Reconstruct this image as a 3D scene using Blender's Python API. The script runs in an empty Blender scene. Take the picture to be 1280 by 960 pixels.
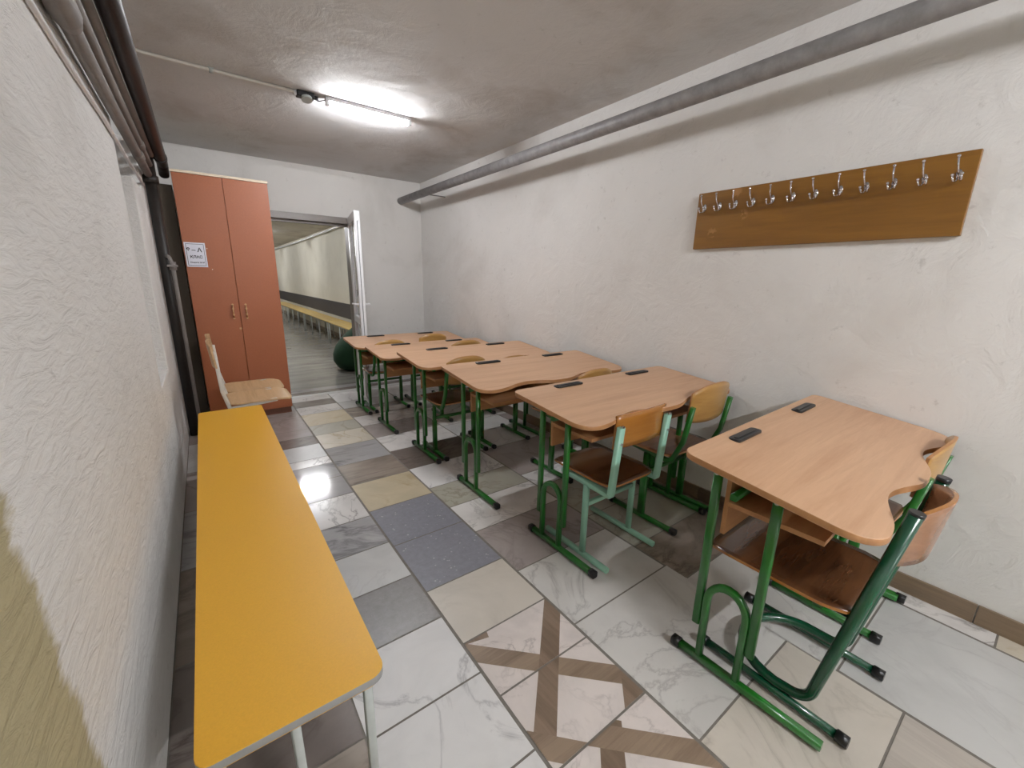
import bpy, bmesh, math, random
from mathutils import Vector, Matrix
random.seed(7)
C = bpy.context.scene.collection
S = bpy.context.scene
# ------------------------------------------------------------------ camera, world, lights, exposure
cam_d = bpy.data.cameras.new('camera'); cam = bpy.data.objects.new('camera', cam_d); C.objects.link(cam)
cam_d.sensor_width = 36.0; cam_d.sensor_fit = 'HORIZONTAL'; cam_d.lens = 36 * 515 / 1280; cam_d.clip_start = 0.02
Rr = Vector((0.80676294, -0.5905627, 0.01921628)); Ru = Vector((0.128559, 0.20718029, 0.96981901)); Rf = Vector((0.57672016, 0.77994361, -0.24306753))
mw = Matrix.Identity(4)
for i, v in enumerate((Rr, Ru, -Rf)):
    for j in range(3): mw[j][i] = v[j]
mw.translation = (0, 0, 1.33); cam.matrix_world = mw
S.camera = cam
S.view_settings.view_transform = 'Standard'; S.view_settings.look = 'None'; S.view_settings.gamma = 1
S.view_settings.use_curve_mapping = False; S.view_settings.exposure = 0.80
w = bpy.data.worlds.new('world'); S.world = w; w.use_nodes = True
w.node_tree.nodes['Background'].inputs[0].default_value = (0.9, 0.93, 1, 1); w.node_tree.nodes['Background'].inputs[1].default_value = 0.02
LIGHT_COL = (0.955, 0.97, 1.0)
P_ROOM, P_BACK, P_HALL = 31, 98, 42
CEIL = 2.50; HALLCEIL = 2.36; XR = 2.39; XL = -0.25; YF = 5.28

# ------------------------------------------------------------------ materials
def nmat(name):
    m = bpy.data.materials.new(name); m.use_nodes = True
    nt = m.node_tree; b = nt.nodes['Principled BSDF']
    return m, nt, b
def N(nt, t, **k):
    n = nt.nodes.new(t)
    for a, v in k.items():
        if a in n.inputs: n.inputs[a].default_value = v
        else: setattr(n, a, v)
    return n
def coords(nt, scale=(1, 1, 1), rot=(0, 0, 0), loc=(0, 0, 0)):
    tc = N(nt, 'ShaderNodeTexCoord'); mp = N(nt, 'ShaderNodeMapping')
    mp.inputs['Scale'].default_value = scale; mp.inputs['Rotation'].default_value = rot; mp.inputs['Location'].default_value = loc
    nt.links.new(tc.outputs['Object'], mp.inputs['Vector']); return mp.outputs[0]
def noise(nt, vec, scale, detail=4, rough=.5, dist=0):
    n = N(nt, 'ShaderNodeTexNoise'); n.inputs['Scale'].default_value = scale; n.inputs['Detail'].default_value = detail
    n.inputs['Roughness'].default_value = rough; n.inputs['Distortion'].default_value = dist
    nt.links.new(vec, n.inputs['Vector']); return n.outputs['Fac']
def ramp(nt, fac, stops, interp='LINEAR'):
    r = N(nt, 'ShaderNodeValToRGB'); r.color_ramp.interpolation = interp
    e = r.color_ramp.elements
    e[0].position = stops[0][0]; e[0].color = (*stops[0][1], 1); e[1].position = stops[-1][0]; e[1].color = (*stops[-1][1], 1)
    for p, c in stops[1:-1]:
        x = e.new(p); x.color = (*c, 1)
    nt.links.new(fac, r.inputs[0]); return r.outputs[0]
def bump(nt, b, h, strength, dist):
    n = N(nt, 'ShaderNodeBump'); n.inputs['Strength'].default_value = strength; n.inputs['Distance'].default_value = dist
    nt.links.new(h, n.inputs['Height']); nt.links.new(n.outputs[0], b.inputs['Normal'])
def math_n(nt, op, a, bb):
    n = N(nt, 'ShaderNodeMath'); n.operation = op
    for i, v in enumerate((a, bb)):
        if isinstance(v, (int, float)): n.inputs[i].default_value = v
        else: nt.links.new(v, n.inputs[i])
    return n.outputs[0]
def mixc(nt, fac, a, bb, mode='MIX'):
    n = N(nt, 'ShaderNodeMix'); n.data_type = 'RGBA'; n.blend_type = mode
    if isinstance(fac, (int, float)): n.inputs[0].default_value = fac
    else: nt.links.new(fac, n.inputs[0])
    for i, v in ((6, a), (7, bb)):
        if isinstance(v, tuple): n.inputs[i].default_value = (*v, 1)
        else: nt.links.new(v, n.inputs[i])
    return n.outputs[2]
def sr(r, g, b):
    f = lambda c: (c / 255 / 12.92) if c / 255 <= .04045 else ((c / 255 + .055) / 1.055) ** 2.4
    return (f(r), f(g), f(b))
def plain(name, col, rough=.5, metal=0, var=.06, vscale=25, bumpd=0, coat=0):
    m, nt, b = nmat(name)
    v = coords(nt)
    c = ramp(nt, noise(nt, v, vscale, 5, .6), [(.3, tuple(x * (1 - var) for x in col)), (.7, tuple(min(1, x * (1 + var)) for x in col))])
    nt.links.new(c, b.inputs['Base Color']); b.inputs['Roughness'].default_value = rough; b.inputs['Metallic'].default_value = metal
    if coat: b.inputs['Coat Weight'].default_value = coat; b.inputs['Coat Roughness'].default_value = .15
    if bumpd: bump(nt, b, noise(nt, v, vscale * 4, 3, .6), .5, bumpd)
    return m
def plaster(name, col, dark, strength, dist, stretch=(1, 1, 1), scale=9, rot=(0, 0, 0), patch=None):
    m, nt, b = nmat(name)
    v = coords(nt)
    v2 = coords(nt, stretch, rot)
    big = noise(nt, v, 1.3, 6, .6, .4)
    fine = noise(nt, v, 60, 3, .6)
    c = ramp(nt, big, [(.32, dark), (.5, col), (.75, tuple(min(1, x * 1.05) for x in col))])
    sp = ramp(nt, noise(nt, v, 17, 6, .7), [(.28, (.82, .81, .80)), (.38, (1, 1, 1))])
    c = mixc(nt, 1.0, c, sp, 'MULTIPLY')
    if patch:
        # old paint low on the wall beside the viewer, broken brushy border
        tc = N(nt, 'ShaderNodeTexCoord'); sx = N(nt, 'ShaderNodeSeparateXYZ'); nt.links.new(tc.outputs['Object'], sx.inputs[0])
        q = math_n(nt, 'ADD', math_n(nt, 'ADD', sx.outputs[1], math_n(nt, 'MULTIPLY', sx.outputs[2], .145)), math_n(nt, 'MULTIPLY', math_n(nt, 'SUBTRACT', noise(nt, v2, 5, 5, .7), .5), .16))
        k = ramp(nt, q, [(.920, (0, 0, 0)), (.945, (1, 1, 1))])
        z = math_n(nt, 'LESS_THAN', sx.outputs[2], 1.25)
        k2 = math_n(nt, 'MULTIPLY', math_n(nt, 'SUBTRACT', 1.0, k), z)
        c = mixc(nt, k2, c, patch)
    nt.links.new(c, b.inputs['Base Color']); b.inputs['Roughness'].default_value = .85
    s1 = noise(nt, v2, scale, 7, .62, 1.2)
    s2 = noise(nt, v, 3.0, 3, .5)
    hgt = math_n(nt, 'ADD', math_n(nt, 'ADD', math_n(nt, 'MULTIPLY', s1, .8), math_n(nt, 'MULTIPLY', s2, .8 if not patch else .45)), math_n(nt, 'MULTIPLY', fine, .12))
    bump(nt, b, hgt, strength, dist)
    return m
def wood(name, c1, c2, axis='x', scale=6, rough=.35, coat=.2, knots=None, ring=1.0):
    m, nt, b = nmat(name)
    st = {'x': (.12, 1.6, 1.6), 'y': (1.6, .12, 1.6), 'z': (1.6, 1.6, .12)}[axis]
    v = coords(nt, st)
    f1 = noise(nt, v, scale, 3, .55, 1.1 * ring)
    f2 = noise(nt, v, scale * 9, 5, .7)
    f = math_n(nt, 'ADD', math_n(nt, 'MULTIPLY', f1, .7), math_n(nt, 'MULTIPLY', f2, .3))
    wv = math_n(nt, 'FRACT', math_n(nt, 'MULTIPLY', f1, 9.0), 0)
    c = ramp(nt, f, [(.3, c2), (.55, c1), (.72, tuple(min(1, x * 1.08) for x in c1))])
    c = mixc(nt, math_n(nt, 'MULTIPLY', wv, .16), c, c2)
    if knots:
        vv = coords(nt); vo = N(nt, 'ShaderNodeTexVoronoi'); vo.inputs['Scale'].default_value = 5.2; nt.links.new(vv, vo.inputs['Vector'])
        kk = ramp(nt, vo.outputs['Distance'], [(.0, (1, 1, 1)), (.10, (.7, .7, .7)), (.16, (0, 0, 0))])
        kk = math_n(nt, 'MULTIPLY', kk, math_n(nt, 'GREATER_THAN', noise(nt, vv, 30, 3), .47))
        c = mixc(nt, kk, c, knots)
    nt.links.new(c, b.inputs['Base Color']); b.inputs['Roughness'].default_value = rough
    b.inputs['Coat Weight'].default_value = coat; b.inputs['Coat Roughness'].default_value = .25
    bump(nt, b, f2, .15, .0006)
    return m
def marble(name, base, vein, seed, vs=2.0, amount=.03, rough=.2, cloud=None, rot=.6, stretch=(1, 1, 1)):
    m, nt, b = nmat(name)
    v = coords(nt, stretch, (0, 0, rot), (seed * 3.7, seed * 1.9, 0))
    n1 = noise(nt, v, vs, 9, .6, 1.0)
    d = math_n(nt, 'ABSOLUTE', math_n(nt, 'SUBTRACT', n1, .5), 0)
    vv = ramp(nt, d, [(0, (1, 1, 1)), (amount * .35, (.45, .45, .45)), (amount, (0, 0, 0))])
    n2 = noise(nt, v, vs * .7, 3, .5)
    vv = math_n(nt, 'MULTIPLY', vv, ramp(nt, n2, [(.35, (.1, .1, .1)), (.62, (1, 1, 1))]))
    cl = cloud or tuple(x * .86 for x in base)
    c = ramp(nt, noise(nt, v, vs * 1.7, 6, .6, .5), [(.32, cl), (.6, base)])
    c = mixc(nt, vv, c, vein)
    nt.links.new(c, b.inputs['Base Color']); b.inputs['Roughness'].default_value = rough + .05
    return m
def terrazzo(name, base, speck, rough=.25, scale=60):
    m, nt, b = nmat(name)
    v = coords(nt)
    vo = N(nt, 'ShaderNodeTexVoronoi'); vo.inputs['Scale'].default_value = scale; nt.links.new(v, vo.inputs['Vector'])
    k = ramp(nt, vo.outputs['Distance'], [(.14, (1, 1, 1)), (.24, (0, 0, 0))])
    k = math_n(nt, 'MULTIPLY', k, math_n(nt, 'GREATER_THAN', noise(nt, v, 22, 3), .54))
    c = ramp(nt, noise(nt, v, 35, 5, .7), [(.3, tuple(x * .85 for x in base)), (.7, tuple(x * 1.1 for x in base))])
    c = mixc(nt, math_n(nt, 'MULTIPLY', k, .6), c, speck)
    nt.links.new(c, b.inputs['Base Color']); b.inputs['Roughness'].default_value = rough
    return m
M_wall = plaster('white_plaster', sr(226, 224, 221), sr(216, 213, 209), .7, .013, (1, 1, 1), 7)
M_left = plaster('rough_trowelled_plaster', sr(226, 224, 221), sr(212, 209, 205), 1.0, .010, (1, .55, 2.0), 15, (.5, 0, 0), patch=sr(178, 167, 132))
M_far = plaster('grey_white_plaster', sr(208, 205, 201), sr(196, 193, 188), .4, .006)
M_ceil = plaster('stained_ceiling_plaster', sr(208, 207, 206), sr(188, 184, 180), .6, .012, (1, 1, 1), 4)
M_hallwall = plaster('cream_hall_plaster', sr(222, 217, 203), sr(212, 207, 192), .3, .006)
M_hallceil = plaster('hall_ceiling_plaster', sr(205, 198, 182), sr(180, 170, 155), .4, .01)
M_stripe = plain('dark_wall_paint', sr(62, 58, 60), .6)
M_top = wood('beech_laminate', sr(208, 166, 130), sr(186, 140, 104), 'x', 5.5, .38, .15)
M_edge = wood('beech_edge_band', sr(186, 136, 90), sr(160, 110, 68), 'x', 5, .5, .1)
M_ply = wood('birch_plywood', sr(190, 146, 82), sr(165, 118, 60), 'x', 6, .3, .4)
M_plyd = wood('brown_varnished_plywood', sr(102, 66, 40), sr(74, 44, 26), 'x', 7, .25, .5)
M_plyo = wood('orange_varnished_plywood', sr(178, 118, 48), sr(150, 92, 34), 'x', 7, .25, .5)
M_plyb = wood('pinkish_brown_plywood', sr(158, 112, 80), sr(130, 86, 58), 'x', 7, .25, .5)
M_plyn = wood('pale_natural_plywood', sr(206, 172, 130), sr(178, 140, 98), 'x', 8, .5, .1)
M_green = plain('green_enamel', sr(26, 104, 30), .28, 0, .12, 14, 0, .5)
M_dgreen = plain('dark_green_enamel', sr(8, 70, 45), .25, 0, .1, 14, 0, .5)
M_mint = plain('mint_enamel', sr(150, 200, 178), .3, 0, .06, 14, 0, .4)
M_lgrey = plain('light_grey_enamel', sr(176, 180, 176), .35, 0, .05)
M_cream = plain('cream_enamel', sr(206, 200, 190), .4)
M_black = plain('black_plastic', sr(24, 24, 26), .35, 0, .1, 40)
M_yellow = plain('yellow_laminate', sr(228, 172, 50), .42, 0, .045, 260, .0003)
M_ygrey = plain('grey_edge_band', sr(150, 150, 148), .45)
M_cab = plain('terracotta_laminate', sr(160, 90, 52), .42, 0, .07, 90, .0003)
M_cabedge = plain('cream_edge', sr(222, 205, 180), .5)
M_plinth = plain('plinth_brown', sr(110, 68, 48), .6)
M_brass = plain('dull_brass', sr(190, 150, 110), .3, .9)
M_chrome = plain('chrome', sr(215, 215, 220), .12, 1.0)
M_paper = plain('paper', sr(226, 226, 236), .8, 0, .02)
M_ink = plain('ink', sr(22, 22, 34), .8)
M_rack = wood('brown_varnished_board', sr(142, 98, 32), sr(118, 78, 22), 'y', 5, .35, .25, knots=sr(170, 120, 66))
M_pipe = plain('grey_painted_pipe', sr(140, 138, 138), .5, 0, .22, 18, .002)
M_gpipe = plain('grey_dusty_pipe', sr(128, 122, 118), .6, 0, .12, 14, .001)
M_dpipe = plain('dark_red_brown_pipe', sr(32, 21, 20), .45, 0, .2, 18, .001)
M_bpipe = plain('blackened_pipe', sr(36, 30, 26), .5, 0, .2, 18, .001)
M_dboard = plain('dark_brown_board', sr(58, 48, 34), .7)
M_white = plain('white_pvc', sr(228, 228, 230), .3, 0, .02)
M_fgrey = plain('grey_door_frame', sr(128, 120, 114), .4, 0, .05)
M_bean = plain('green_fabric', sr(8, 54, 26), .8, 0, .15, 60, .001)
M_hbench = wood('pale_yellow_laminate', sr(222, 190, 110), sr(205, 170, 95), 'y', 5, .4, .1)
M_skirt = wood('dark_wood_look_tile', sr(122, 104, 88), sr(80, 66, 56), 'y', 9, .35, .1)
M_skirt2 = wood('brown_wood_look_tile', sr(140, 120, 98), sr(112, 94, 76), 'y', 7, .35, .1)
def emis(name, col, s):
    m, nt, b = nmat(name); b.inputs['Base Color'].default_value = (*col, 1)
    b.inputs['Emission Color'].default_value = (*col, 1); b.inputs['Emission Strength'].default_value = s; return m
m, nt, b = nmat('door_glass'); b.inputs['Transmission Weight'].default_value = 1; b.inputs['Roughness'].default_value = .03; b.inputs['IOR'].default_value = 1.45; b.inputs['Base Color'].default_value = (.93, .95, .95, 1); M_glass = m

# ------------------------------------------------------------------ mesh helpers
def bm_new(): return bmesh.new()
def box(bm, x0, y0, z0, x1, y1, z1, bev=0, mi=0, seg=2):
    vs = [bm.verts.new(p) for p in ((x0,y0,z0),(x1,y0,z0),(x1,y1,z0),(x0,y1,z0),(x0,y0,z1),(x1,y0,z1),(x1,y1,z1),(x0,y1,z1))]
    fs = [bm.faces.new([vs[i] for i in f]) for f in ((3,2,1,0),(4,5,6,7),(0,1,5,4),(1,2,6,5),(2,3,7,6),(3,0,4,7))]
    for f in fs: f.material_index = mi
    if bev:
        es = list({e for f in fs for e in f.edges})
        r = bmesh.ops.bevel(bm, geom=es, offset=bev, segments=seg, affect='EDGES', profile=.5)
        for f in r['faces']: f.material_index = mi
def circ(r, n=14): return [(r * math.cos(2 * math.pi * i / n), r * math.sin(2 * math.pi * i / n)) for i in range(n)]
def rsq(a, b=None, r=.004):
    b = b or a; o = []
    for cx, cy, s in ((1, 1, 0), (-1, 1, 90), (-1, -1, 180), (1, -1, 270)):
        for k in range(3):
            t = math.radians(s + 45 * k); o.append((cx * (a / 2 - r) + r * math.cos(t), cy * (b / 2 - r) + r * math.sin(t)))
    return o
def fillet(pts, r, n=6):
    out = [Vector(pts[0])]
    for i in range(1, len(pts) - 1):
        p, a, b = Vector(pts[i]), Vector(pts[i - 1]), Vector(pts[i + 1])
        d1, d2 = (a - p).normalized(), (b - p).normalized()
        ang = d1.angle(d2)
        if ang > 3.0: out.append(p); continue
        t = min(r / math.tan(ang / 2), (a - p).length * .49, (b - p).length * .49); rr = t * math.tan(ang / 2)
        c = p + (d1 + d2).normalized() * (rr / math.sin(ang / 2))
        s, e = p + d1 * t - c, p + d2 * t - c
        for k in range(n + 1):
            out.append(c + (s.normalized().slerp(e.normalized(), k / n) * rr if s.angle(e) > 1e-4 else s))
    out.append(Vector(pts[-1])); return out
def sweep(bm, path, prof, up=(0, 0, 1), cap=True, scale=None, mi=0):
    path = [Vector(p) for p in path]; n = len(path); rings = []
    t0 = (path[1] - path[0]).normalized(); u = Vector(up)
    if abs(t0.dot(u)) > .97: u = Vector((0, 1, 0)) if abs(t0.y) < .9 else Vector((1, 0, 0))
    side = t0.cross(u).normalized()
    for i, p in enumerate(path):
        t = (path[min(i + 1, n - 1)] - path[max(i - 1, 0)]).normalized()
        side = (side - t * side.dot(t)).normalized(); v = t.cross(side)
        k = 1
        if 0 < i < n - 1:
            a = (path[i] - path[i-1]).angle(path[i+1] - path[i]); k = 1
        sc = scale[i] if scale else 1
        rings.append([bm.verts.new(p + side * (a_ * sc) - v * (b_ * sc)) for a_, b_ in prof])
    m_ = len(prof)
    for i in range(n - 1):
        for j in range(m_):
            f = bm.faces.new((rings[i][j], rings[i][(j+1) % m_], rings[i+1][(j+1) % m_], rings[i+1][j])); f.smooth = True; f.material_index = mi
    if cap:
        for r_ in (rings[0], rings[-1][::-1]):
            f = bm.faces.new(r_); f.material_index = mi
def prism(bm, outline, z0, z1, bev=.002, mi_side=0, mi_top=0, zf=None):
    """outline in xy; zf(x,y) adds height"""
    zf = zf or (lambda x, y: 0)
    b = [bm.verts.new((x, y, z0 + zf(x, y))) for x, y in outline]; t = [bm.verts.new((x, y, z1 + zf(x, y))) for x, y in outline]
    n = len(outline)
    ft = bm.faces.new(t); ft.material_index = mi_top
    fb = bm.faces.new(b[::-1]); fb.material_index = mi_side
    for i in range(n):
        f = bm.faces.new((b[i], b[(i+1) % n], t[(i+1) % n], t[i])); f.material_index = mi_side; f.smooth = True
    if bev: 
        bmesh.ops.bevel(bm, geom=list(ft.edges) + list(fb.edges), offset=bev, segments=1, affect='EDGES')
def grid_sheet(bm, fn, nu, nv, th):
    """closed thin shell of a parametric surface fn(u,v)->Vector, thickness th along normal"""
    def nrm(u, v):
        e = 1e-3; a = fn(min(u+e,1), v) - fn(max(u-e,0), v); b_ = fn(u, min(v+e,1)) - fn(u, max(v-e,0)); return a.cross(b_).normalized()
    T = []; B = []
    for i in range(nu + 1):
        rt, rb = [], []
        for j in range(nv + 1):
            u, v = i / nu, j / nv; p = fn(u, v); q = nrm(u, v)
            rt.append(bm.verts.new(p + q * th / 2)); rb.append(bm.verts.new(p - q * th / 2))
        T.append(rt); B.append(rb)
    def F(*v):
        f = bm.faces.new(v); f.smooth = True; return f
    for i in range(nu):
        for j in range(nv):
            F(T[i][j], T[i+1][j], T[i+1][j+1], T[i][j+1]); F(B[i][j+1], B[i+1][j+1], B[i+1][j], B[i][j])
    for i in range(nu):
        f = F(T[i][0], B[i][0], B[i+1][0], T[i+1][0]); f.smooth = False; f.material_index = 1
        f = F(T[i+1][nv], B[i+1][nv], B[i][nv], T[i][nv]); f.smooth = False; f.material_index = 1
    for j in range(nv):
        f = F(T[0][j+1], B[0][j+1], B[0][j], T[0][j]); f.smooth = False; f.material_index = 1
        f = F(T[nu][j], B[nu][j], B[nu][j+1], T[nu][j+1]); f.smooth = False; f.material_index = 1
def obj(name, bm, mats, parent=None, loc=None):
    bmesh.ops.recalc_face_normals(bm, faces=bm.faces)
    me = bpy.data.meshes.new(name); bm.to_mesh(me); bm.free()
    for m_ in (mats if isinstance(mats, (list, tuple)) else [mats]): me.materials.append(m_)
    o = bpy.data.objects.new(name, me); C.objects.link(o)
    if parent: o.parent = parent
    if loc: o.location = loc
    return o
def thing(name, label, cat, loc=(0, 0, 0), rz=0, group=None):
    o = bpy.data.objects.new(name, None); C.objects.link(o); o.empty_display_size = .05
    o.location = loc; o.rotation_euler = (0, 0, rz); o['label'] = label; o['category'] = cat
    if group: o['group'] = group
    return o
def tag(o, label, cat, group=None):
    o['label'] = label; o['category'] = cat
    if group: o['group'] = group
    return o
def struct(name, bm, mats):
    o = obj(name, bm, mats); o['kind'] = 'structure'; return o

# ------------------------------------------------------------------ lamps (each lamp's light lives in its builder)
def tube_lamp(loc, power, label, length=.58, seen=True):
    t = thing('tube_lamp', label, 'ceiling light', loc, 0, 'tube lamps on the ceiling')
    b = bm_new(); box(b, -length/2, -.027, -.024, length/2, .027, 0, .003); obj('housing', b, M_white, t)
    b = bm_new(); sweep(b, [(-length/2 + .012, 0, -.036), (length/2 - .012, 0, -.036)], circ(.0155, 14)); obj('tube', b, emis('glowing_tube', LIGHT_COL, power / (math.pi * 2 * math.pi * .0155 * (length - .024))), t)
    for s in (-1, 1):
        b = bm_new(); box(b, s*length/2 - .012, -.016, -.052, s*length/2 + .012, .016, -.001, .003); obj('end_cap', b, M_white, t)
    return t

# ------------------------------------------------------------------ the setting
b = bm_new()
box(b, XR, -9.0, 0, XR + .2, YF + .14, CEIL + .1)
struct('wall_right', b, M_wall)
b = bm_new()
for a in ((-.62, -9.0, 0, XL, 2.90, CEIL + .1), (-.62, 2.90, 0, XL, 3.50, .72), (-.62, 3.50, 0, XL, 4.02, 1.89), (-.62, 4.02, 0, XL, YF + .14, CEIL + .1),
          (-.62, 2.9, .72, -.52, 4.02, CEIL + .1), (-.62, 2.90, 2.42, XL, 4.02, CEIL + .1)):
    box(b, *a, bev=.006)
struct('wall_left', b, M_left)
DX0, DX1, DZ = .60, 1.53, 2.00
b = bm_new()
box(b, XL - .3, YF, 0, DX0, YF + .14, CEIL + .1); box(b, DX1, YF, 0, XR, YF + .14, CEIL + .1); box(b, DX0, YF, DZ, DX1, YF + .14, CEIL + .1)
struct('wall_far', b, M_far)
b = bm_new(); box(b, -.62, -9.2, 0, XR + .2, -9.0, CEIL + .1); struct('wall_back', b, M_wall)
b = bm_new(); box(b, -.62, -9.2, CEIL, XR + .2, YF + .14, CEIL + .15); struct('ceiling', b, M_ceil)
# corridor beyond the door
b = bm_new(); box(b, XR, YF + .14, 0, XR + .2, 21, HALLCEIL + .1); struct('wall_hall_right', b, M_hallwall)
b = bm_new(); box(b, -1.4, YF + .14, 0, -1.2, 21, HALLCEIL + .1); struct('wall_hall_left', b, M_hallwall)
b = bm_new(); box(b, -1.4, 21, 0, XR + .2, 21.2, HALLCEIL + .1); struct('wall_hall_far', b, M_hallwall)
b = bm_new(); box(b, -1.4, YF + .14, HALLCEIL, XR + .2, 21.2, HALLCEIL + .15); struct('ceiling_hall', b, M_hallceil)
b = bm_new(); box(b, XR - .006, YF + .16, .49, XR, 21, .80); struct('trim_1', b, M_stripe)
b = bm_new(); box(b, XR - .012, YF + .16, 0, XR, 21, .09); struct('baseboard_hall', b, M_skirt2)
# baseboard of wood-look tiles along the right wall
b = bm_new(); y = -1.2; k = 0
while y < YF:
    L_ = .60; mi = 1 if y < .2 else (0 if k % 2 else 1)
    if -.1 < y + L_ < .5: pass
    box(b, XR - .012, y + .002, 0, XR, min(y + L_ - .002, YF), .085, .001, mi); y += L_; k += 1
struct('baseboard_right', b, [M_skirt, M_skirt2])

# floor: one mesh, tiles over grout
marW = marble('white_marble', sr(222, 220, 218), sr(150, 147, 148), 1, 2.1, .03, .42)
marW2 = marble('white_marble_fine', sr(226, 222, 218), sr(160, 155, 152), 2, 3.0, .03, .12)
marP = marble('pinkish_white_marble', sr(222, 212, 206), sr(170, 160, 156), 3, 3.2, .028, .2)
greyM = marble('grey_marble', sr(176, 174, 174), sr(120, 118, 120), 4, 2.2, .05, .06, stretch=(.5, 1.5, 1))
greyL = marble('light_grey_stone', sr(196, 195, 192), sr(180, 178, 176), 5, 2.0, .02, .3)
whiteL = marble('pale_stone', sr(208, 205, 200), sr(176, 172, 168), 6, 1.6, .02, .25, cloud=sr(196, 193, 188))
beigeL = marble('pale_beige_stone', sr(204, 196, 184), sr(178, 170, 158), 7, 1.8, .03, .25)
cream = marble('cream_stone', sr(206, 197, 180), sr(182, 168, 144), 8, 2.5, .04, .2)
beige = marble('beige_stone', sr(202, 188, 160), sr(182, 165, 134), 9, 2.0, .04, .22)
brownG = marble('brown_grey_stone', sr(160, 148, 136), sr(118, 106, 96), 10, 2.2, .07, .2, cloud=sr(138, 126, 116), stretch=(.6, 1.4, 1))
darkB = marble('dark_veined_stone', sr(132, 122, 116), sr(92, 82, 76), 11, 2.5, .06, .15, stretch=(.6, 1.6, 1))
dkG = terrazzo('dark_speckled_stone', sr(132, 128, 126), sr(160, 156, 152), .35, 180)
blueG = terrazzo('blue_grey_terrazzo', sr(134, 134, 142), sr(196, 194, 196), .3, 42)
greenG = marble('greenish_grey_stone', sr(178, 174, 160), sr(150, 144, 128), 12, 2.0, .03, .2)
pinkG = marble('pinkish_grey_stone', sr(172, 162, 158), sr(140, 130, 126), 13, 2.0, .04, .18)
hallT = marble('streaked_hall_tile', sr(150, 148, 142), sr(108, 104, 100), 14, 3.0, .09, .16, cloud=sr(124, 122, 118), rot=.02, stretch=(.25, 1.6, 1))
woodT = wood('wood_look_inlay', sr(138, 118, 100), sr(104, 86, 70), 'y', 8, .4, .05)
woodT2 = wood('wood_look_inlay_cross', sr(150, 130, 110), sr(116, 98, 82), 'x', 8, .4, .05)
woodP = wood('pale_wood_look_tile', sr(184, 176, 166), sr(158, 148, 138), 'y', 5, .35, .05)
grout = plain('grout', sr(124, 118, 110), .9, 0, .15, 40)
mats = [grout, marW, marW2, marP, greyM, greyL, whiteL, beigeL, cream, beige, brownG, darkB, dkG, blueG, greenG, pinkG, hallT, woodT, woodT2, woodP]
IX = {m_.name: i for i, m_ in enumerate(mats)}
b = bm_new()
box(b, -1.5, -9.2, -.06, XR + .2, 21.2, -.0015)
G = .0034
def tile(x0, y0, x1, y1, mat, g=G):
    vs = [b.verts.new(p) for p in ((x0+g, y0+g, 0), (x1-g, y0+g, 0), (x1-g, y1-g, 0), (x0+g, y1-g, 0))]
    f = b.faces.new(vs); f.material_index = mats.index(mat); return f
def lane(x0, x1, ys, ms):
    for (a, c), m_ in zip(zip(ys, ys[1:]), ms): tile(x0, a, x1, c, m_)
lane(.22, .615, [-9, -1.2, -.82, -.52, -.22, .08, .38, .68, .98, 1.28, 1.58, 1.88, 2.18, 2.51, 2.79, 3.05, 3.19, 3.49, 3.70, 3.90, 4.56, 5.02],
     [greyL, marW, greyL, marW, marW2, marW, marW, marW, marW, dkG, greyL, greyM, marW2, greyM, greyM, marW2, greyL, darkB, pinkG, pinkG, greyM])
lane(-.25, .22, [-9, -1.0, -.4, .38, 1.0, 1.6, 2.2, 2.8, 3.4, 4.0, 4.56, 5.02], [greyL, marW, brownG, brownG, darkB, brownG, greyM, pinkG, greyL, pinkG, greyM])
lane(.62, 1.025, [1.115, 1.44, 1.83, 2.22, 2.60, 2.95, 3.33, 3.68, 3.95, 4.33, 4.60, 4.83, 5.02],
     [beigeL, blueG, blueG, beige, brownG, greyM, cream, greenG, beige, marW2, darkB, marW2])
for (a, c) in ((.87, 1.115), (.60, .87), (.33, .60), (.06, .33), (-.21, .06), (-.48, -.21), (-1.2, -.48)): tile(.62, a, 1.025, c, marP)
tile(.62, -9, 1.025, -1.2, greyL)
lane(1.03, 1.655, [-9, -1.2, -.5, .07, .41, .94], [greyL, greyL, woodP, beigeL, whiteL])
lane(1.03, 1.64, [.94, 1.32, 1.70, 2.00, 2.28, 2.62, 3.0, 3.35, 3.7, 4.0, 4.33, 4.6, 5.02], [whiteL, pinkG, marW2, greenG, marW, darkB, marW2, pinkG, marW2, brownG, greyL, marW])
lane(1.66, 2.27, [-9, -2.0, -.9, .25], [greyL, greyL, greyL])
lane(1.645, 2.27, [.25, .83, 1.12, 1.46, 1.9, 2.1, 2.62, 3.0, 3.3, 3.9, 4.4, 5.02], [whiteL, brownG, greenG, greenG, marW, pinkG, marW, greyL, marW2, greenG, marW])
lane(2.275, XR, [-9, -1.2, -.07, .9, 1.6, 2.4, 3.3, 4.1, 5.02], [cream, cream, marW2, brownG, marW, pinkG, marW2, greyL])
yy = 5.02; r_ = random.Random(3)
for dy, mt in ((.10, greyL), (.12, darkB), (.14, greyM)):
    tile(-.25, yy, XR, yy + dy, mt); yy += dy
while yy < 21:
    x = -1.2 + r_.choice((0, -.3, -.6))
    while x < XR:
        tile(max(x, -1.2), yy, min(x + 1.2, XR), yy + .30, hallT, .0015); x += 1.2
    yy += .30
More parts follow.
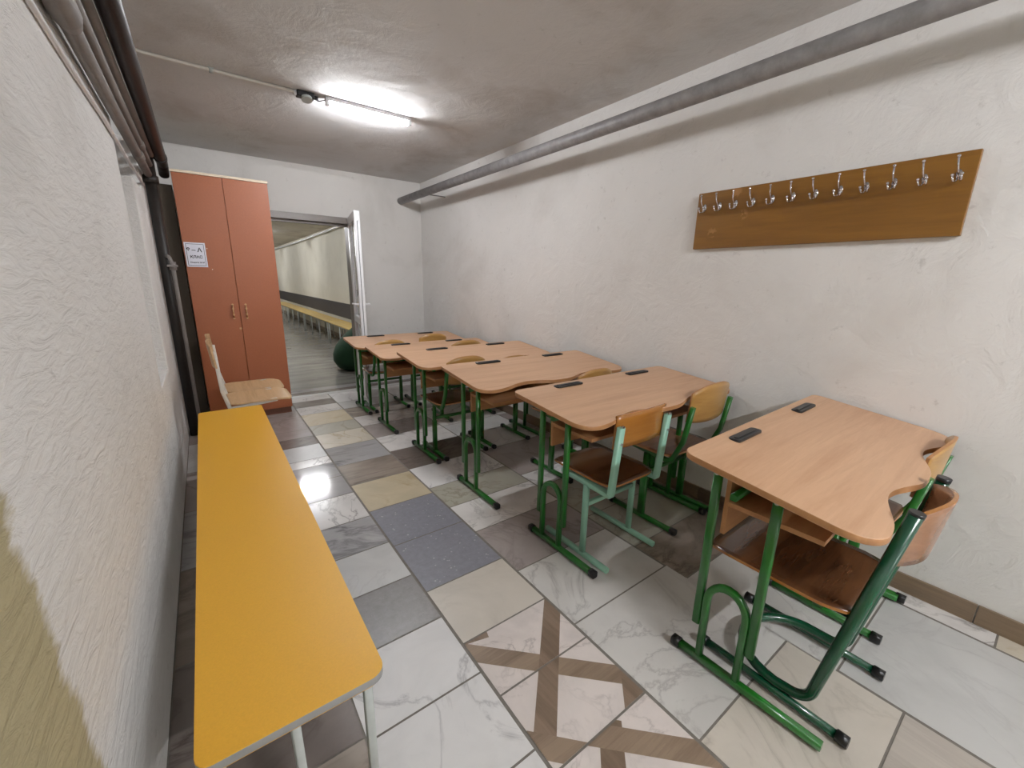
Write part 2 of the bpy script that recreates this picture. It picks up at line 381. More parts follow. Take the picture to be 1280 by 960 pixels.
# inlaid wood-look crossing strips inside the patterned lane (clipped to each tile)
def clip_strip(p, q, wd, x0, y0, x1, y1, z, mt):
    p, q = Vector(p), Vector(q); d = (q - p).normalized(); n_ = Vector((-d.y, d.x)) * wd / 2
    poly = [p - n_, q - n_, q + n_, p + n_]
    for ax, lim, sgn in ((0, x0, 1), (0, x1, -1), (1, y0, 1), (1, y1, -1)):
        out = []
        for i in range(len(poly)):
            a, c = poly[i], poly[(i + 1) % len(poly)]
            ia, ic = sgn * (a[ax] - lim) >= 0, sgn * (c[ax] - lim) >= 0
            if ia: out.append(a)
            if ia != ic:
                t_ = (lim - a[ax]) / (c[ax] - a[ax]); out.append(a + (c - a) * t_)
        poly = out
        if len(poly) < 3: return
    f = b.faces.new([b.verts.new((v.x, v.y, z)) for v in poly]); f.material_index = mats.index(mt)
for i, (a, c) in enumerate(((.87, 1.115), (.60, .87), (.33, .60), (.06, .33), (-.21, .06), (-.48, -.21))):
    X0, X1, Y0, Y1 = .62 + G, 1.025 - G, a + G, c - G
    if i < 2:
        clip_strip((.60, 1.09), (1.10, .60), .070, X0, Y0, X1, Y1, .0003, woodT2)
        clip_strip((1.06, 1.105), (.66, .69), .070, X0, Y0, X1, Y1, .0005, woodT)
    if i == 1:
        clip_strip((.60, .71), (.75, .555), .070, X0, Y0, X1, Y1, .0006, woodT2)
        clip_strip((1.07, .70), (.90, .53), .070, X0, Y0, X1, Y1, .0004, woodT)
    if i == 2:
        clip_strip((.60, .79), (1.10, .295), .070, X0, Y0, X1, Y1, .0006, woodT2)
        clip_strip((.86, .61), (.58, .33), .070, X0, Y0, X1, Y1, .0004, woodT)
    if i > 2: clip_strip((.60, .20), (1.10, -.2), .075, X0, Y0, X1, Y1, .0003, woodT2)
    if i > 2: clip_strip((1.10, .22), (.60, -.25), .075, X0, Y0, X1, Y1, .0005, woodT)
    clip_strip((.60, 1.13), (.72, 1.10), .03, X0, Y0, X1, Y1, .0003, woodT)
me = bpy.data.meshes.new('floor'); b.to_mesh(me); b.free()
for m_ in mats: me.materials.append(m_)
fo = bpy.data.objects.new('floor', me); C.objects.link(fo); fo['kind'] = 'structure'

# door: frame + open leaf
b = bm_new()
box(b, DX0, YF - .03, 0, DX0 + .07, YF + .12, DZ, .004); box(b, DX1 - .07, YF - .03, 0, DX1, YF + .12, DZ, .004)
box(b, DX0 + .07, YF - .03, DZ - .07, DX1 - .07, YF + .12, DZ, .004)
box(b, DX0 + .07, YF + .03, DZ - .095, DX1 - .07, YF + .08, DZ - .07, .003)
fr = struct('door_1', b, M_fgrey)
leaf_a, leaf_b = Vector((1.485, YF - .045, 0)), Vector((1.375, 4.60, 0))
dl = (leaf_b - leaf_a); LW = dl.length; ang = math.atan2(dl.y, dl.x)
leaf = thing('door_leaf', 'white plastic door leaf with glass, standing open into the room', 'door', leaf_a, ang)
b = bm_new()
for a in ((0, -.03, .01, .085, .03, DZ), (LW - .085, -.03, .01, LW, .03, DZ), (.085, -.03, .01, LW - .085, .03, .12), (.085, -.03, DZ - .09, LW - .085, .03, DZ), (.085, -.03, .82, LW - .085, .03, .90)):
    box(b, *a, bev=.006)
obj('sash', b, M_white, leaf)
b = bm_new(); box(b, .08, -.010, .115, LW - .08, .010, .825); obj('glass_pane', b, M_glass, leaf)
b = bm_new(); box(b, .08, -.010, .895, LW - .08, .010, DZ - .085); obj('glass_pane', b, M_glass, leaf)
b = bm_new()
for s in (-1, 1):
    box(b, LW - .06, s*.03 - .005, .95, LW - .03, s*.03 + .005, 1.15, .003)
    sweep(b, fillet([(LW - .045, s*.03, 1.05), (LW - .045, s*.08, 1.05), (LW - .16, s*.085, 1.05)], .012), circ(.009, 10))
obj('door_handle', b, M_white, leaf)
b = bm_new()
sweep(b, [(LW + .004, 0, .1), (LW + .004, 0, DZ - .1)], rsq(.012, .004, .001)); obj('rubber_seal', b, M_black, leaf)

# ------------------------------------------------------------------ lamps
tube_lamp((1.13, 3.29, CEIL), P_ROOM, 'glowing tube lamp on the ceiling in front of the wardrobe')
tube_lamp((1.15, -1.9, CEIL), P_BACK, 'tube lamp on the ceiling behind the viewer', .9)
tube_lamp((1.15, -6.2, CEIL), P_BACK * .6, 'added fill tube lamp, unseen on the ceiling farthest behind the viewer', .9)  # unseen lamp added to even out the fill light in the room
for yl, wh in ((7.5, 'nearest beyond the open door'), (12.2, 'half way down the corridor'), (17.0, 'at the far end of the corridor')):
    tube_lamp((1.1, yl, HALLCEIL), P_HALL, 'tube lamp on the corridor ceiling, ' + wh)

# ------------------------------------------------------------------ wardrobe
cx0, cx1, cy0, cy1 = -.085, .583, 4.49, 5.02
wd = thing('wardrobe', 'tall terracotta two-door wardrobe with cream top edge beside the doorway', 'wardrobe', (cx0, cy0, 0))
W = cx1 - cx0; D = cy1 - cy0; H = 2.14
b = bm_new(); box(b, 0, .02, .06, .016, D, H - .02); box(b, W - .016, .02, .06, W, D, H - .02); box(b, .016, D - .01, .06, W - .016, D, H - .02); box(b, .016, .02, .06, W - .016, D - .01, .08)
obj('body', b, M_cab, wd)
b = bm_new(); box(b, -.003, -.004, H - .02, W + .003, D, H, .002); obj('top_panel', b, M_cabedge, wd)
b = bm_new(); box(b, .01, .025, 0, W - .01, D - .02, .06); obj('plinth', b, M_plinth, wd)
for k in range(2):
    x0 = .001 + k * (W / 2); x1 = x0 + W / 2 - .003
    b = bm_new(); box(b, x0, 0, .065, x1, .018, H - .022, .0015); d_ = obj('door', b, M_cab, wd)
    hx = (.284 if k == 0 else .383)
    b = bm_new()
    sweep(b, fillet([(hx, 0, 1.075), (hx, -.022, 1.06), (hx, -.026, 1.015), (hx, -.022, .97), (hx, 0, .955)], .02), circ(.0055, 8))
    for z in (1.075, 1.04, .99, .955): sweep(b, [(hx, -.0005 if z in (1.075, .955) else -.014, z), (hx, -.010 if z in (1.075, .955) else -.032, z)], circ(.009, 8))
    obj('handle', b, M_brass, d_)
b = bm_new(); sweep(b, [(.322, 0, .862), (.322, -.006, .862)], circ(.010, 12)); obj('keyhole_plate', b, M_brass, wd)
# paper notice on the left door
def text(s, size, loc, rot, mat, parent=None, name='lettering', off=0.0, ext=.0003):
    cu = bpy.data.curves.new(name, 'FONT'); cu.body = s; cu.size = size; cu.align_x = 'CENTER'; cu.align_y = 'CENTER'; cu.extrude = ext; cu.offset = off
    o = bpy.data.objects.new(name, cu); C.objects.link(o)
    dg = bpy.context.evaluated_depsgraph_get(); me_ = bpy.data.meshes.new_from_object(o.evaluated_get(dg)); bpy.data.objects.remove(o)
    me_.materials.clear(); me_.materials.append(mat)
    o = bpy.data.objects.new(name, me_); C.objects.link(o); o.location = loc; o.rotation_euler = rot
    if parent: o.parent = parent
    return o
pn = thing('paper_notice', 'white paper notice with class name and thin frame, on the left wardrobe door', 'notice', (-.003, cy0 - .0015, 1.49))
b = bm_new(); box(b, -.074, -.001, -.098, .068, .001, .098); obj('sheet', b, M_paper, pn)
b = bm_new()
for a in ((-.064, -.087, -.061, .087), (.055, -.087, .058, .087), (-.064, .084, .058, .087), (-.064, -.087, .058, -.084)): box(b, a[0], -.0016, a[1], a[2], -.0008, a[3])
obj('printed_frame', b, M_ink, pn)
text('8 – А', .046, (-.010, -.0016, .038), (math.pi/2, 0, 0), M_ink, pn, off=.0013)
text('КЛАС', .030, (-.002, -.0016, -.018), (math.pi/2, 0, 0), M_ink, pn, off=.0010)
text('Кімната 30 М', .0155, (0, -.0016, -.062), (math.pi/2, 0, 0), M_ink, pn, off=.0004)
for (dx, dz) in ((.095, -.115), (.078, .055)):
    b = bm_new(); sweep(b, [(dx - .003 + .085, 0, 1.49 + dz), (dx - .003 + .085, -.0015, 1.49 + dz)], circ(.004, 8)); obj('sticker_dot', b, M_cabedge, wd)

# dark board standing between wardrobe and wall
b = bm_new(); box(b, 0, 0, 0, .155, .03, 2.03, .003); o = obj('dark_board', b, M_dboard, loc=(XL + .003, 4.56, 0)); tag(o, 'dark brown board filling the gap between wardrobe and left wall', 'board')

# ------------------------------------------------------------------ pipes
o = bm_new(); sweep(o, [(2.13, -8.98, 2.262), (2.13, 1.5, 2.255), (2.125, YF + .01, 2.262)], circ(.041, 24))
pr = thing('ceiling_pipe', 'thick grey painted pipe running high along the right wall', 'pipe', (0, 0, 0)); obj('pipe', o, M_pipe, pr)
for y in (-2.5, 4.6):
    b = bm_new(); sweep(b, [(2.13, y, 2.25), (XR, y, 2.25)], circ(.006, 8)); obj('bracket', b, M_pipe, pr)
dp = thing('brown_pipe', 'dark red-brown pipe under the ceiling along the left wall', 'pipe')
b = bm_new(); sweep(b, fillet([(-.125, -8.98, 2.20), (-.13, 4.62, 2.19), (-.135, 4.78, 2.14)], .06), circ(.037, 20)); obj('pipe', b, M_dpipe, dp)
b = bm_new(); sweep(b, [(-.131, 4.35, 2.19), (-.131, 4.42, 2.19)], circ(.043, 20)); obj('coupling', b, M_bpipe, dp)
gl = [('grey pipe along the left wall, lowest of three and thickened near the viewer', -.212, 2.035, .024, 4.22),
      ('grey pipe along the left wall, middle of the three', -.196, 2.100, .020, 4.22), ('grey pipe along the left wall, uppermost of the three', -.178, 2.165, .018, 4.22)]
for i, (lab, x, z, r, ye) in enumerate(gl):
    t = thing('grey_pipe', lab, 'pipe', (0, 0, 0), 0, 'grey pipes bundled on the left wall')
    b = bm_new(); sweep(b, [(x, -8.98, z + .01), (x, 1.0, z), (x - .004, 2.6, z - .006), (x, ye, z)], circ(r, 16)); obj('pipe', b, M_gpipe, t)
    if i == 0:
        b = bm_new(); sweep(b, [(x, -8.9, z + .01), (x, 1.86, z - .001), (x, 1.92, z - .002)], circ(.036, 18), scale=[1, 1, .74]); obj('sleeve', b, M_gpipe, t)
    if i < 2:
        b = bm_new(); sweep(b, [(x, 3.55, z), (x, 3.60, z), (x, 3.68, z), (x, 3.72, z)], circ(r * 1.22, 16), scale=[.85, 1, 1, .85]); obj('coupling', b, M_gpipe, t)
b = bm_new(); sweep(b, [(-.241, -8.9, 1.955), (-.241, 1.2, 1.95), (-.243, 2.0, 1.944), (-.24, 2.6, 1.952), (-.243, 3.2, 1.942), (-.241, 4.1, 1.935)], circ(.0085, 10))
tag(obj('white_conduit', b, M_white), 'thin white wavy conduit just under the grey pipes on the left wall', 'conduit')
rs = thing('riser_pipe', 'blackened vertical pipe with valve standing by the left wall before the dark board', 'pipe', (-.205, 4.27, 0))
b = bm_new(); sweep(b, [(0, 0, 0), (0, 0, 2.28)], circ(.038, 18)); obj('pipe', b, M_bpipe, rs)
b = bm_new(); sweep(b, [(0, 0, 1.98), (0, 0, 2.03)], circ(.048, 18)); obj('coupling', b, M_bpipe, rs); b = bm_new(); sweep(b, [(0, 0, 2.17), (0, 0, 2.2)], circ(.048, 18)); obj('coupling', b, M_bpipe, rs)
b = bm_new(); sweep(b, fillet([(0, 0, 1.46), (.03, -.06, 1.46), (.045, -.07, 1.40), (.045, -.07, .02)], .02), circ(.013, 12)); obj('thin_pipe', b, M_gpipe, rs)
b = bm_new(); sweep(b, [(.045, -.07, 1.36), (.045, -.07, 1.42)], circ(.022, 8)); sweep(b, [(.045, -.07, 1.39), (.045, -.12, 1.39)], circ(.011, 8)); box(b, .012, -.13, 1.382, .078, -.12, 1.398, .003)
obj('valve', b, M_gpipe, rs)

# ceiling cable, clip, junction box
rw = thing('cable_conduit', 'thin grey-white cable conduit across the ceiling towards the lamp', 'conduit')
b = bm_new(); sweep(b, [(-.245, 3.22, CEIL - .012), (-.10, 3.29, CEIL - .010), (.66, 3.30, CEIL - .010)], circ(.0095, 10)); obj('tube', b, M_cream, rw)
b = bm_new(); sweep(b, [(.195, 3.30, CEIL - .010), (.215, 3.30, CEIL - .010)], circ(.016, 10)); box(b, .19, 3.28, CEIL - .006, .22, 3.32, CEIL, .002); obj('clip', b, M_lgrey, rw)
b = bm_new(); sweep(b, fillet([(.74, 3.30, CEIL - .018), (.79, 3.31, CEIL - .03), (.85, 3.29, CEIL - .012)], .02), circ(.004, 8)); obj('wire', b, M_black, rw)
jb = thing('junction_box', 'small black junction box with pale disc, on the ceiling beside the lamp', 'junction box', (.71, 3.30, CEIL))
b = bm_new(); box(b, -.055, -.03, -.035, .05, .03, 0, .006); sweep(b, [(.05, 0, -.018), (.075, 0, -.018)], circ(.012, 10)); obj('housing', b, M_black, jb)
b = bm_new(); sweep(b, [(0, -.02, -.036), (0, -.025, -.052)], circ(.033, 18)); obj('disc', b, M_lgrey, jb)
b = bm_new(); sweep(b, [(-.072, 0, -.015), (-.055, 0, -.015)], circ(.014, 10)); obj('cable_gland', b, M_white, jb)

# ------------------------------------------------------------------ coat rack
ck = thing('coat_rack', 'long brown varnished board with twelve chrome hooks on the right wall', 'coat rack', (XR, .883, 1.53))
b = bm_new(); box(b, -.026, -.548, 0, -.002, .548, .302, .0025); obj('board', b, M_rack, ck)
def hook_mesh():
    b = bm_new()
    sweep(b, [(0, 0, 0), (-.004, 0, 0)], [(c_ * .75, s_ * 1.7) for c_, s_ in circ(.013, 14)])
    sweep(b, fillet([(-.003, 0, -.002), (-.03, 0, .004), (-.048, 0, .03), (-.052, 0, .066)], .02), circ(.0036, 10), scale=None)
    bmesh.ops.create_uvsphere(b, u_segments=10, v_segments=8, radius=.0068, matrix=Matrix.Translation((-.052, 0, .068)))
    for s in (-1, 1):
        sweep(b, fillet([(-.003, s*.004, -.012), (-.020, s*.008, -.034), (-.040, s*.012, -.030), (-.046, s*.014, -.008)], .012), circ(.0036, 10))
        bmesh.ops.create_uvsphere(b, u_segments=10, v_segments=8, radius=.0062, matrix=Matrix.Translation((-.046, s*.014, -.006)))
    for f in b.faces: f.smooth = True
    return b
h0 = obj('hook', hook_mesh(), M_chrome, ck)
ys = [1.385, 1.298, 1.212, 1.122, 1.030, .938, .844, .750, .657, .566, .475, .380]
for i, y in enumerate(ys):
    h = h0 if i == 0 else h0.copy()
    if i: C.objects.link(h); h.parent = ck
    h.location = (-.026, y - .883, 1.752 - 1.53)
    h.scale = (.9, .9, .84); h.rotation_euler = (random.uniform(-.12, .12), 0, 0)

# ------------------------------------------------------------------ desks
def desk(name_label, x0, yc, zf, zn, xf, feet_y, yaw=0, wdt=1.2, dep=.50, caps=(1, 1)):
    """x0 left edge of top, yc depth centre, zf/zn heights of far/near edge of the top, xf foot x, feet_y=(near, far)"""
    fy = (feet_y[0] + feet_y[1]) / 2
    t = thing('school_desk', name_label, 'desk', (x0 + wdt / 2, fy, 0), yaw, 'two-seat school desks in a row')
    oy = yc - fy; hw = wdt / 2; hd = dep / 2
    sl = (zf - zn) / dep
    zf_ = lambda x, y: sl * (y - oy + hd)
    # outline, near edge (-y) with two scallops
    pts = []
    def arc(cx, cy, r, a0, a1, n=7):
        for k in range(n + 1):
            a = math.radians(a0 + (a1 - a0) * k / n); pts.append((cx + r * math.cos(a), cy + r * math.sin(a)))
    rn, rf = .085, .035
    arc(-hw + rn, oy - hd + rn, rn, 180, 270)
    n = 44
    for k in range(1, n):
        u = -hw + rn + (wdt - 2 * rn) * k / n
        s = (u + hw) / wdt
        def sc(c): 
            q = (s - c) / .20
            return .5 * (1 + math.cos(math.pi * max(-1, min(1, q))))
        pts.append((u, oy - hd + .050 * (sc(.285) + sc(.715))))
    arc(hw - rn, oy - hd + rn, rn, 270, 360)
    arc(hw - rf, oy + hd - rf, rf, 0, 90); arc(-hw + rf, oy + hd - rf, rf, 90, 180)
    th = .020
    b = bm_new(); prism(b, pts, zn - th, zn, .0015, 1, 0, zf_); obj('tabletop', b, [M_top, M_edge], t)
    for u in (.33, .90):
        b = bm_new()
        xx = -hw + u * wdt / 1.2; yy_ = oy + hd - .050; zz = zn + zf_(0, yy_)
        o = [(xx + cx_ , yy_ + cy_) for cx_, cy_ in rsq(.185, .042, .012)]
        prism(b, o, zz - .004, zz + .007, .002); 
        o2 = [(xx + cx_ , yy_ + cy_) for cx_, cy_ in rsq(.158, .016, .006)]
        prism(b, o2, zz + .006, zz + .0098, .001)
        obj('pen_tray', b, M_black, t)
    # frames
    fl = xf - (x0 + hw); ll, lh = feet_y[0] - fy, feet_y[1] - fy
    for s, X in ((0, fl), (1, -fl)):
        b = bm_new(); sweep(b, [(X, ll, .022), (X, lh, .022)], rsq(.026, .026, .006)); fb = obj('foot_bar', b, M_green, t)
        for e, yy_, on in ((-1, ll, caps[0]), (1, lh, caps[1])):
            if on:
                b = bm_new(); sweep(b, [(X, yy_ - e * .022, .021), (X, yy_ + e * .008, .021)], rsq(.033, .033, .008)); obj('end_cap', b, M_black, fb)
        legs = (-.012, .168); out = .012 if s == 0 else -.012
        for q in legs:
            ztop = zn + zf_(0, q) - th - .002
            b = bm_new(); sweep(b, [(X, q, .155), (X, q, ztop)], rsq(.022, .028, .006))
            
            lg = obj('leg', b, M_green, t)
            b = bm_new(); sweep(b, [(X - .012, q, ztop - .045), (X - .017, q, ztop - .045)], circ(.008, 10)); obj('screw', b, M_lgrey, lg)
        qa = .090 - .026; q0 = .078
        arcp = [(X, q0 - qa, .035), (X, q0 - qa, .27)] + [(X, q0 - qa * math.cos(math.pi * k / 12), .27 + .075 * math.sin(math.pi * k / 12)) for k in range(1, 12)] + [(X, q0 + qa, .27), (X, q0 + qa, .035)]
        b = bm_new(); sweep(b, arcp, rsq(.024, .024, .006), up=(1, 0, 0)); obj('arch', b, M_green, t)
        b = bm_new(); zt = lambda q: zn + zf_(0, q) - th - .012
        sweep(b, [(X, -.19, zt(-.19)), (X, .20, zt(.20))], rsq(.022, .022, .004)); obj('top_rail', b, M_green, t)
    b = bm_new(); sweep(b, [(fl + .02, .12, zn - .09), (-fl - .02, .12, zn - .09)], rsq(.022, .022, .004)); obj('cross_bar', b, M_green, t)
    # shelf compartments
    zs = zn - .125
    for (xa, xb) in ((fl + .035, -.01), (.01, -fl - .035)):
        xi = xb if xa < 0 - .1 else xa; sd = 1 if xi == xb else -1
        b = bm_new(); box(b, xa, -.13, zs - .008, xb, .14, zs + .008, .001); box(b, min(xi, xi - sd*.014), -.13, zs + .008, max(xi, xi - sd*.014), .14, zn - th - .008, .001)
        obj('shelf', b, M_plyo if False else M_edge, t)
    b = bm_new(); box(b, fl + .045, .141, zn - .245, -fl - .045, .156, zn - .03, .001); obj('front_panel', b, M_edge, t)
    return t

# ------------------------------------------------------------------ chairs
def back_fn(w, h, z0, y0, curve, lean, arch):
    def fn(u, v):
        s = 2 * u - 1
        top = z0 + h - arch * (abs(s) ** 2.6); bot = z0 + arch * .25 * (abs(s) ** 2.6)
        z = bot + (top - bot) * v
        x = s * w / 2
        y = y0 - curve * (1 - s * s) - lean * (z - z0)
        return Vector((x, y, z))
    return fn
def seat_fn(w, d, z0, yc, dip=.006, roll=.012, rnd=.04):
    def fn(u, v):
        s, q = 2 * u - 1, 2 * v - 1
        # rounded-corner planform
        k = 1 - .10 * max(0, abs(q) - .65) ** 1.5 / .2
        x = s * w / 2 * k; y = yc + q * d / 2 * (1 - .08 * max(0, abs(s) - .6) ** 2 / .16)
        z = z0 - dip * (1 - s * s) * (1 - q * q) - (roll * max(0, q - .6) ** 2 / .16)
        return Vector((x, y, z))
    return fn
def chair(label, x0, x1, yn, yf, frame, seatm, backm, zseat=.43, ztop=.80, style='green', group='school chairs tucked under the desks', legy=.5, rz=0, loc=None, edge=None):
    """chair facing +y; x0,x1 foot-bar x; yn,yf foot-bar near and far ends"""
    cx, cy = (x0 + x1) / 2, (yn + yf) / 2; w = x1 - x0; L = yf - yn
    t = thing('school_chair', label, 'chair', loc or (cx, cy, 0), rz, group)
    hw = w / 2; hl = L / 2; edge = edge or M_edge
    pr = rsq(.025, .025, .006)
    for s in (-1, 1):
        X = s * hw
        b = bm_new(); sweep(b, [(X, -hl, .020), (X, hl, .020)], pr if style != 'round' else circ(.014, 14)); fb = obj('foot_bar', b, frame, t)
        for e in (-1, 1):
            b = bm_new()
            sweep(b, [(X, e * (hl - .024), .020), (X, e * (hl + .008), .020)], rsq(.032, .032, .008) if style != 'round' else circ(.0185, 14))
            if style in ('green', 'round'): obj('end_cap', b, M_black, fb)
            else: b.free()
        if style == 'round': continue
        yl = -hl + legy * L
        b = bm_new(); sweep(b, [(X, yl, .03), (X, yl, zseat - .03)], rsq(.022, .030, .006)); 
        if style == 'green': sweep(b, [(X, yl, .03), (X, yl, .27)], rsq(.028, .040, .006))
        obj('leg', b, frame, t)
        yr = -hl + (.02 if style == 'mint' else .055); Xp = X - s * .008
        path = fillet([(Xp, yl + .17, zseat - .020), (Xp, yr + .004, zseat - .030), (Xp, yr - .022, ztop - .055)], .006) if style == 'mint' else fillet([(Xp, yl + .19, zseat - .004), (Xp, yr + .02, zseat - .030), (Xp, yr - (.036 if style == 'green' else .01), zseat + .10), (Xp, yr - (.066 if style == 'green' else .02), ztop - .10 + (.045 if style == 'mint' else 0))], .045 if style == 'green' else .012)
        b = bm_new(); sweep(b, path, rsq(.024, .034 if style == 'mint' else .024, .005), up=(1, 0, 0)); obj('side_rail', b, frame, t)
    if style != 'round':
        yl = -hl + legy * L
        b = bm_new(); sweep(b, [(-hw, yl, .29), (hw, yl, .29)], rsq(.022, .022, .005)); obj('cross_bar', b, frame, t)
        b = bm_new(); sweep(b, [(-hw, yl, zseat - .035), (hw, yl, zseat - .035)], rsq(.020, .020, .005)); obj('cross_bar', b, frame, t)
    else:
        # one continuous cantilever tube: post, floor bend, half-ring brace, floor bend, post
        p1 = fillet([(-hw + .012, -hl - .01, .775), (-hw + .015, -hl + .11, .052), (-hw + .01, hl - .25, .045)], .07, 10)
        ring = [(-(hw - .01) * math.cos(math.pi * k / 16), hl - .25 + .17 * math.sin(math.pi * k / 16), .046) for k in range(1, 16)]
        p2 = [(-p[0], p[1], p[2]) for p in p1][::-1]
        b = bm_new(); sweep(b, [tuple(p) for p in p1] + ring + p2, circ(.0165, 16)); obj('tube_frame', b, frame, t)
        for s in (-1, 1):
            b = bm_new(); sweep(b, fillet([(s * (hw - .03), -hl + .06, zseat - .022), (s * (hw - .03), hl - .04, zseat - .012)], .02), circ(.011, 12)); obj('seat_rail', b, frame, t)
            b = bm_new(); sweep(b, [(s * (hw - .015), -hl + .055, .40), (s*(hw - .03), -hl + .06, zseat - .022)], circ(.012, 10))
            obj('strut', b, frame, t)
            b = bm_new(); sweep(b, [(s * (hw - .015), -hl - .0095, .77), (s * (hw - .015), -hl - .0112, .782)], circ(.0175, 14)); obj('end_plug', b, M_black, t)
    yr = -hl + (.02 if style == 'mint' else .055)
    b = bm_new(); sw = w + (.05 if style == 'round' else (.02 if style == 'mint' else .04)); sw = w - .01 if style == 'mint' else sw
    grid_sheet(b, seat_fn(sw, .43 if style == 'round' else (.40 if style != 'mint' else .41), zseat + .002, yr + .21, .004 if style == 'mint' else .010), 16, 14, .010)
    obj('seat', b, [seatm, edge], t)
    b = bm_new()
    if style == 'mint':
        grid_sheet(b, back_fn(w + .0, .16, ztop - .165, yr + .010, .016, .05, .004), 14, 6, .009)
    elif style == 'round':
        grid_sheet(b, back_fn(w - .035, .185, ztop - .185, -hl + .022, .055, .12, .030), 16, 8, .010)
    elif style == 'slim':
        grid_sheet(b, back_fn(w + .02, .17, ztop - .17, yr - .02, .02, .10, .012), 16, 8, .010)
    else:
        grid_sheet(b, back_fn(w - .028, .21, ztop - .20, yr - .032, .030, .10, .045), 16, 8, .010)
    bk = obj('backrest', b, [backm, edge], t)
    if style == 'mint':
        for s in (-1, 1):
            for z in (ztop - .13, ztop - .05):
                b = bm_new(); sweep(b, [(s * (hw - .008), yr - .025, z), (s * (hw - .008), yr - .036, z)], circ(.006, 8)); obj('screw', b, M_chrome, t)
    return t

DK = [
 # label, x0, yc, zf, zn, xf, feet(near, far), yaw
 ('beech-topped green desk nearest the viewer, under the coat rack', 1.172, .425, .818, .750, 1.285, (.20, .67), .03, (0, 1)),
 ('beech-topped green desk with mint chair, second nearest the viewer', 1.160, 1.315, .808, .762, 1.290, (1.08, 1.54), .0, (1, 1)),
 ('beech-topped green desk, third from the viewer', 1.140, 2.060, .806, .748, 1.255, (1.82, 2.28), .0, (1, 1)),
 ('beech-topped green desk, fourth from the viewer', 1.145, 2.83, .785, .735, 1.250, (2.58, 3.04), .0, (1, 1)),
 ('beech-topped green desk, fifth from the viewer, second from the open door', 1.128, 3.57, .725, .680, 1.215, (3.33, 3.77), .0, (1, 1)),
 ('beech-topped green desk farthest from the viewer, beside the open door', 1.10, 4.20, .733, .685, 1.195, (3.98, 4.43), .0, (1, 1)),
]
for lab, x0, yc, zf, zn, xf, fy, yaw, caps in DK: desk(lab, x0, yc, zf, zn, xf, fy, yaw, caps=caps)

chair('dark green round-tube chair with brown plywood seat at the nearest desk', 1.37, 1.74, .15, .60, M_dgreen, M_plyd, M_plyb, .425, .785, 'round', edge=M_plyo)
chair('green square-tube chair at the nearest desk, on the wall side', 1.925, 2.285, .20, .60, M_green, M_plyd, M_ply, .43, .80)
chair('mint green chair with square orange-brown seat at the second desk', 1.36, 1.715, 1.06, 1.49, M_mint, M_plyd, M_plyo, .425, .785, 'mint', legy=.38, edge=M_plyo)
chair('green chair with rounded pale back at the second desk, by the wall', 1.90, 2.29, 1.06, 1.50, M_green, M_plyb, M_ply, .435, .83)
chair('green chair at the third desk, on the wall side', 1.85, 2.20, 1.81, 2.22, M_green, M_plyd, M_ply, .43, .775)
chair('green chair at the fourth desk, its rounded back rising beside the third desk top', 1.32, 1.67, 2.59, 2.98, M_green, M_plyd, M_ply, .42, .785)
chair('green chair at the fourth desk, on the wall side', 1.75, 2.10, 2.59, 2.98, M_green, M_plyd, M_ply, .42, .75)
chair('green chair at the fifth desk, on the wall side', 1.77, 2.11, 3.36, 3.76, M_green, M_plyd, M_ply, .40, .775)
chair('green chair at the farthest desk, on the aisle side', 1.27, 1.61, 4.01, 4.41, M_green, M_plyd, M_ply, .40, .73)
chair('green chair at the farthest desk, on the wall side', 1.74, 2.08, 4.01, 4.41, M_green, M_plyd, M_ply, .40, .765)
# two chairs against the left wall facing the aisle
for lab, y in (('pale plywood chair by the left wall, right behind the yellow bench', 3.50), ('pale plywood chair by the left wall, next to the wardrobe', 3.86)):
    chair(lab, 0, .33, 0, .35, M_cream, M_plyn, M_plyn, .462, .89, 'slim', 'pale chairs by the wardrobe', rz=-math.pi/2, loc=(.150, y, 0), edge=M_plyn)

# ------------------------------------------------------------------ yellow bench
bn = thing('bench', 'long bright yellow bench with grey edge and legs along the left wall', 'bench', (.052, 2.03, 0))
b = bm_new(); x0, x1, y0, y1 = -.178, .178, -1.255, 1.24
pts = []
def arc2(cx, cy, r, a0, a1, n=8):
    for k in range(n + 1):
        a = math.radians(a0 + (a1 - a0) * k / n); pts.append((cx + r * math.cos(a), cy + r * math.sin(a)))
arc2(x0 + .03, y0 + .03, .03, 180, 270); arc2(x1 - .035, y0 + .035, .035, 270, 360); arc2(x1 - .02, y1 - .02, .02, 0, 90); arc2(x0 + .02, y1 - .02, .02, 90, 180)
prism(b, pts, .430, .452, .0015, 1, 0); obj('bench_top', b, [M_yellow, M_ygrey], bn)
for yy_ in (-1.225, -.42, .42, 1.17):
    for X in (-.145, .140):
        b = bm_new(); sweep(b, [(X, yy_, .002), (X, yy_, .43)], rsq(.020, .020, .003)); obj('leg', b, M_lgrey, bn)
    b = bm_new(); sweep(b, [(-.135, yy_, .418), (.13, yy_, .418)], rsq(.020, .020, .003)); obj('cross_rail', b, M_lgrey, bn)
for X in (-.145, .140):
    b = bm_new(); sweep(b, [(X, -1.215, .418), (X, 1.16, .418)], rsq(.018, .018, .003)); obj('long_rail', b, M_lgrey, bn)
for yy_ in (-1.2, -1.10):
    b = bm_new(); sweep(b, [(-.01, yy_, .41), (-.005, yy_ + .0, .002)], rsq(.018, .018, .003)); obj('leg', b, M_lgrey, bn)

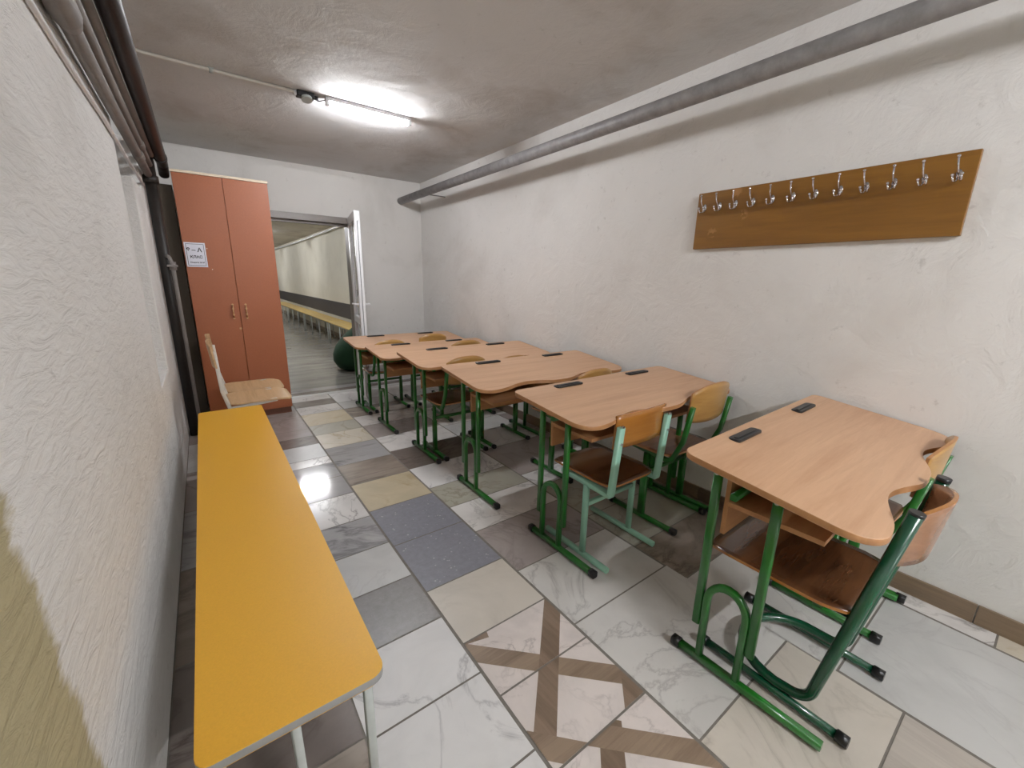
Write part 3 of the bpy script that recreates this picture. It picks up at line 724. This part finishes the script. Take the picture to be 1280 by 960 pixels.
# ------------------------------------------------------------------ corridor things
def hall_bench(y0, L, lab):
    t = thing('corridor_bench', lab, 'bench', (2.15, y0, 0), 0, 'benches along the corridor wall')
    b = bm_new(); box(b, -.17, 0, .43, .17, L, .452, .006); obj('bench_top', b, M_hbench, t)
    n = max(2, round(L / .8) + 1)
    for k in range(n):
        for X in (-.145, .145):
            b = bm_new(); sweep(b, [(X, .06 + (L - .12) * k / (n - 1), .002), (X, .06 + (L - .12) * k / (n - 1), .43)], rsq(.020, .020, .003)); obj('leg', b, M_lgrey, t)
    for X in (-.145, .145):
        b = bm_new(); sweep(b, [(X, .05, .418), (X, L - .05, .418)], rsq(.018, .018, .003)); obj('long_rail', b, M_lgrey, t)
for i, (y, lab) in enumerate(((6.6, 'pale yellow corridor bench nearest the doorway, behind the beanbag'), (9.15, 'pale yellow corridor bench, second from the doorway'), (11.7, 'pale yellow corridor bench, third from the doorway'), (14.25, 'pale yellow corridor bench, farthest from the doorway'))):
    hall_bench(y, 2.5, lab)
b = bm_new(); sweep(b, [(XR - .07, YF + .2, 2.30), (XR - .07, 9, 2.30), (XR - .06, 14, 2.27), (XR - .07, 20.9, 2.29)], circ(.022, 12))
tag(obj('corridor_pipe', b, M_white), 'white pipe running along the corridor wall just under its ceiling', 'pipe')
# beanbag
b = bm_new(); prof = [(.0, .0), (.20, .0), (.29, .04), (.345, .13), (.355, .23), (.325, .34), (.26, .45), (.18, .55), (.10, .63), (.045, .68), (.03, .70), (.0, .705)]
n = 28; rings = []
for i, (r, z) in enumerate(prof):
    lean = .10 * (z / .7) ** 2
    if r < 1e-6: rings.append([b.verts.new((lean, 0, z))]); continue
    rings.append([b.verts.new((lean + r * (1 + .02 * math.sin(6 * 2 * math.pi * k / n)) * math.cos(2 * math.pi * k / n), r * (1 + .02 * math.sin(6 * 2 * math.pi * k / n)) * math.sin(2 * math.pi * k / n), z)) for k in range(n)])
for a, c in zip(rings, rings[1:]):
    for k in range(n):
        if len(a) == 1: f = b.faces.new((a[0], c[(k+1) % n], c[k]))
        elif len(c) == 1: f = b.faces.new((a[k], a[(k+1) % n], c[0]))
        else: f = b.faces.new((a[k], a[(k+1) % n], c[(k+1) % n], c[k]))
        f.smooth = True
bb = thing('beanbag', 'dark green teardrop beanbag on the corridor floor just beyond the doorway', 'beanbag', (1.76, 6.30, 0), .2)
obj('body', b, M_bean, bb)
b = bm_new(); sweep(b, fillet([(.10, 0, .70), (.12, 0, .745), (.15, 0, .70)], .01), rsq(.02, .004, .001)); obj('carry_loop', b, M_bean, bb)
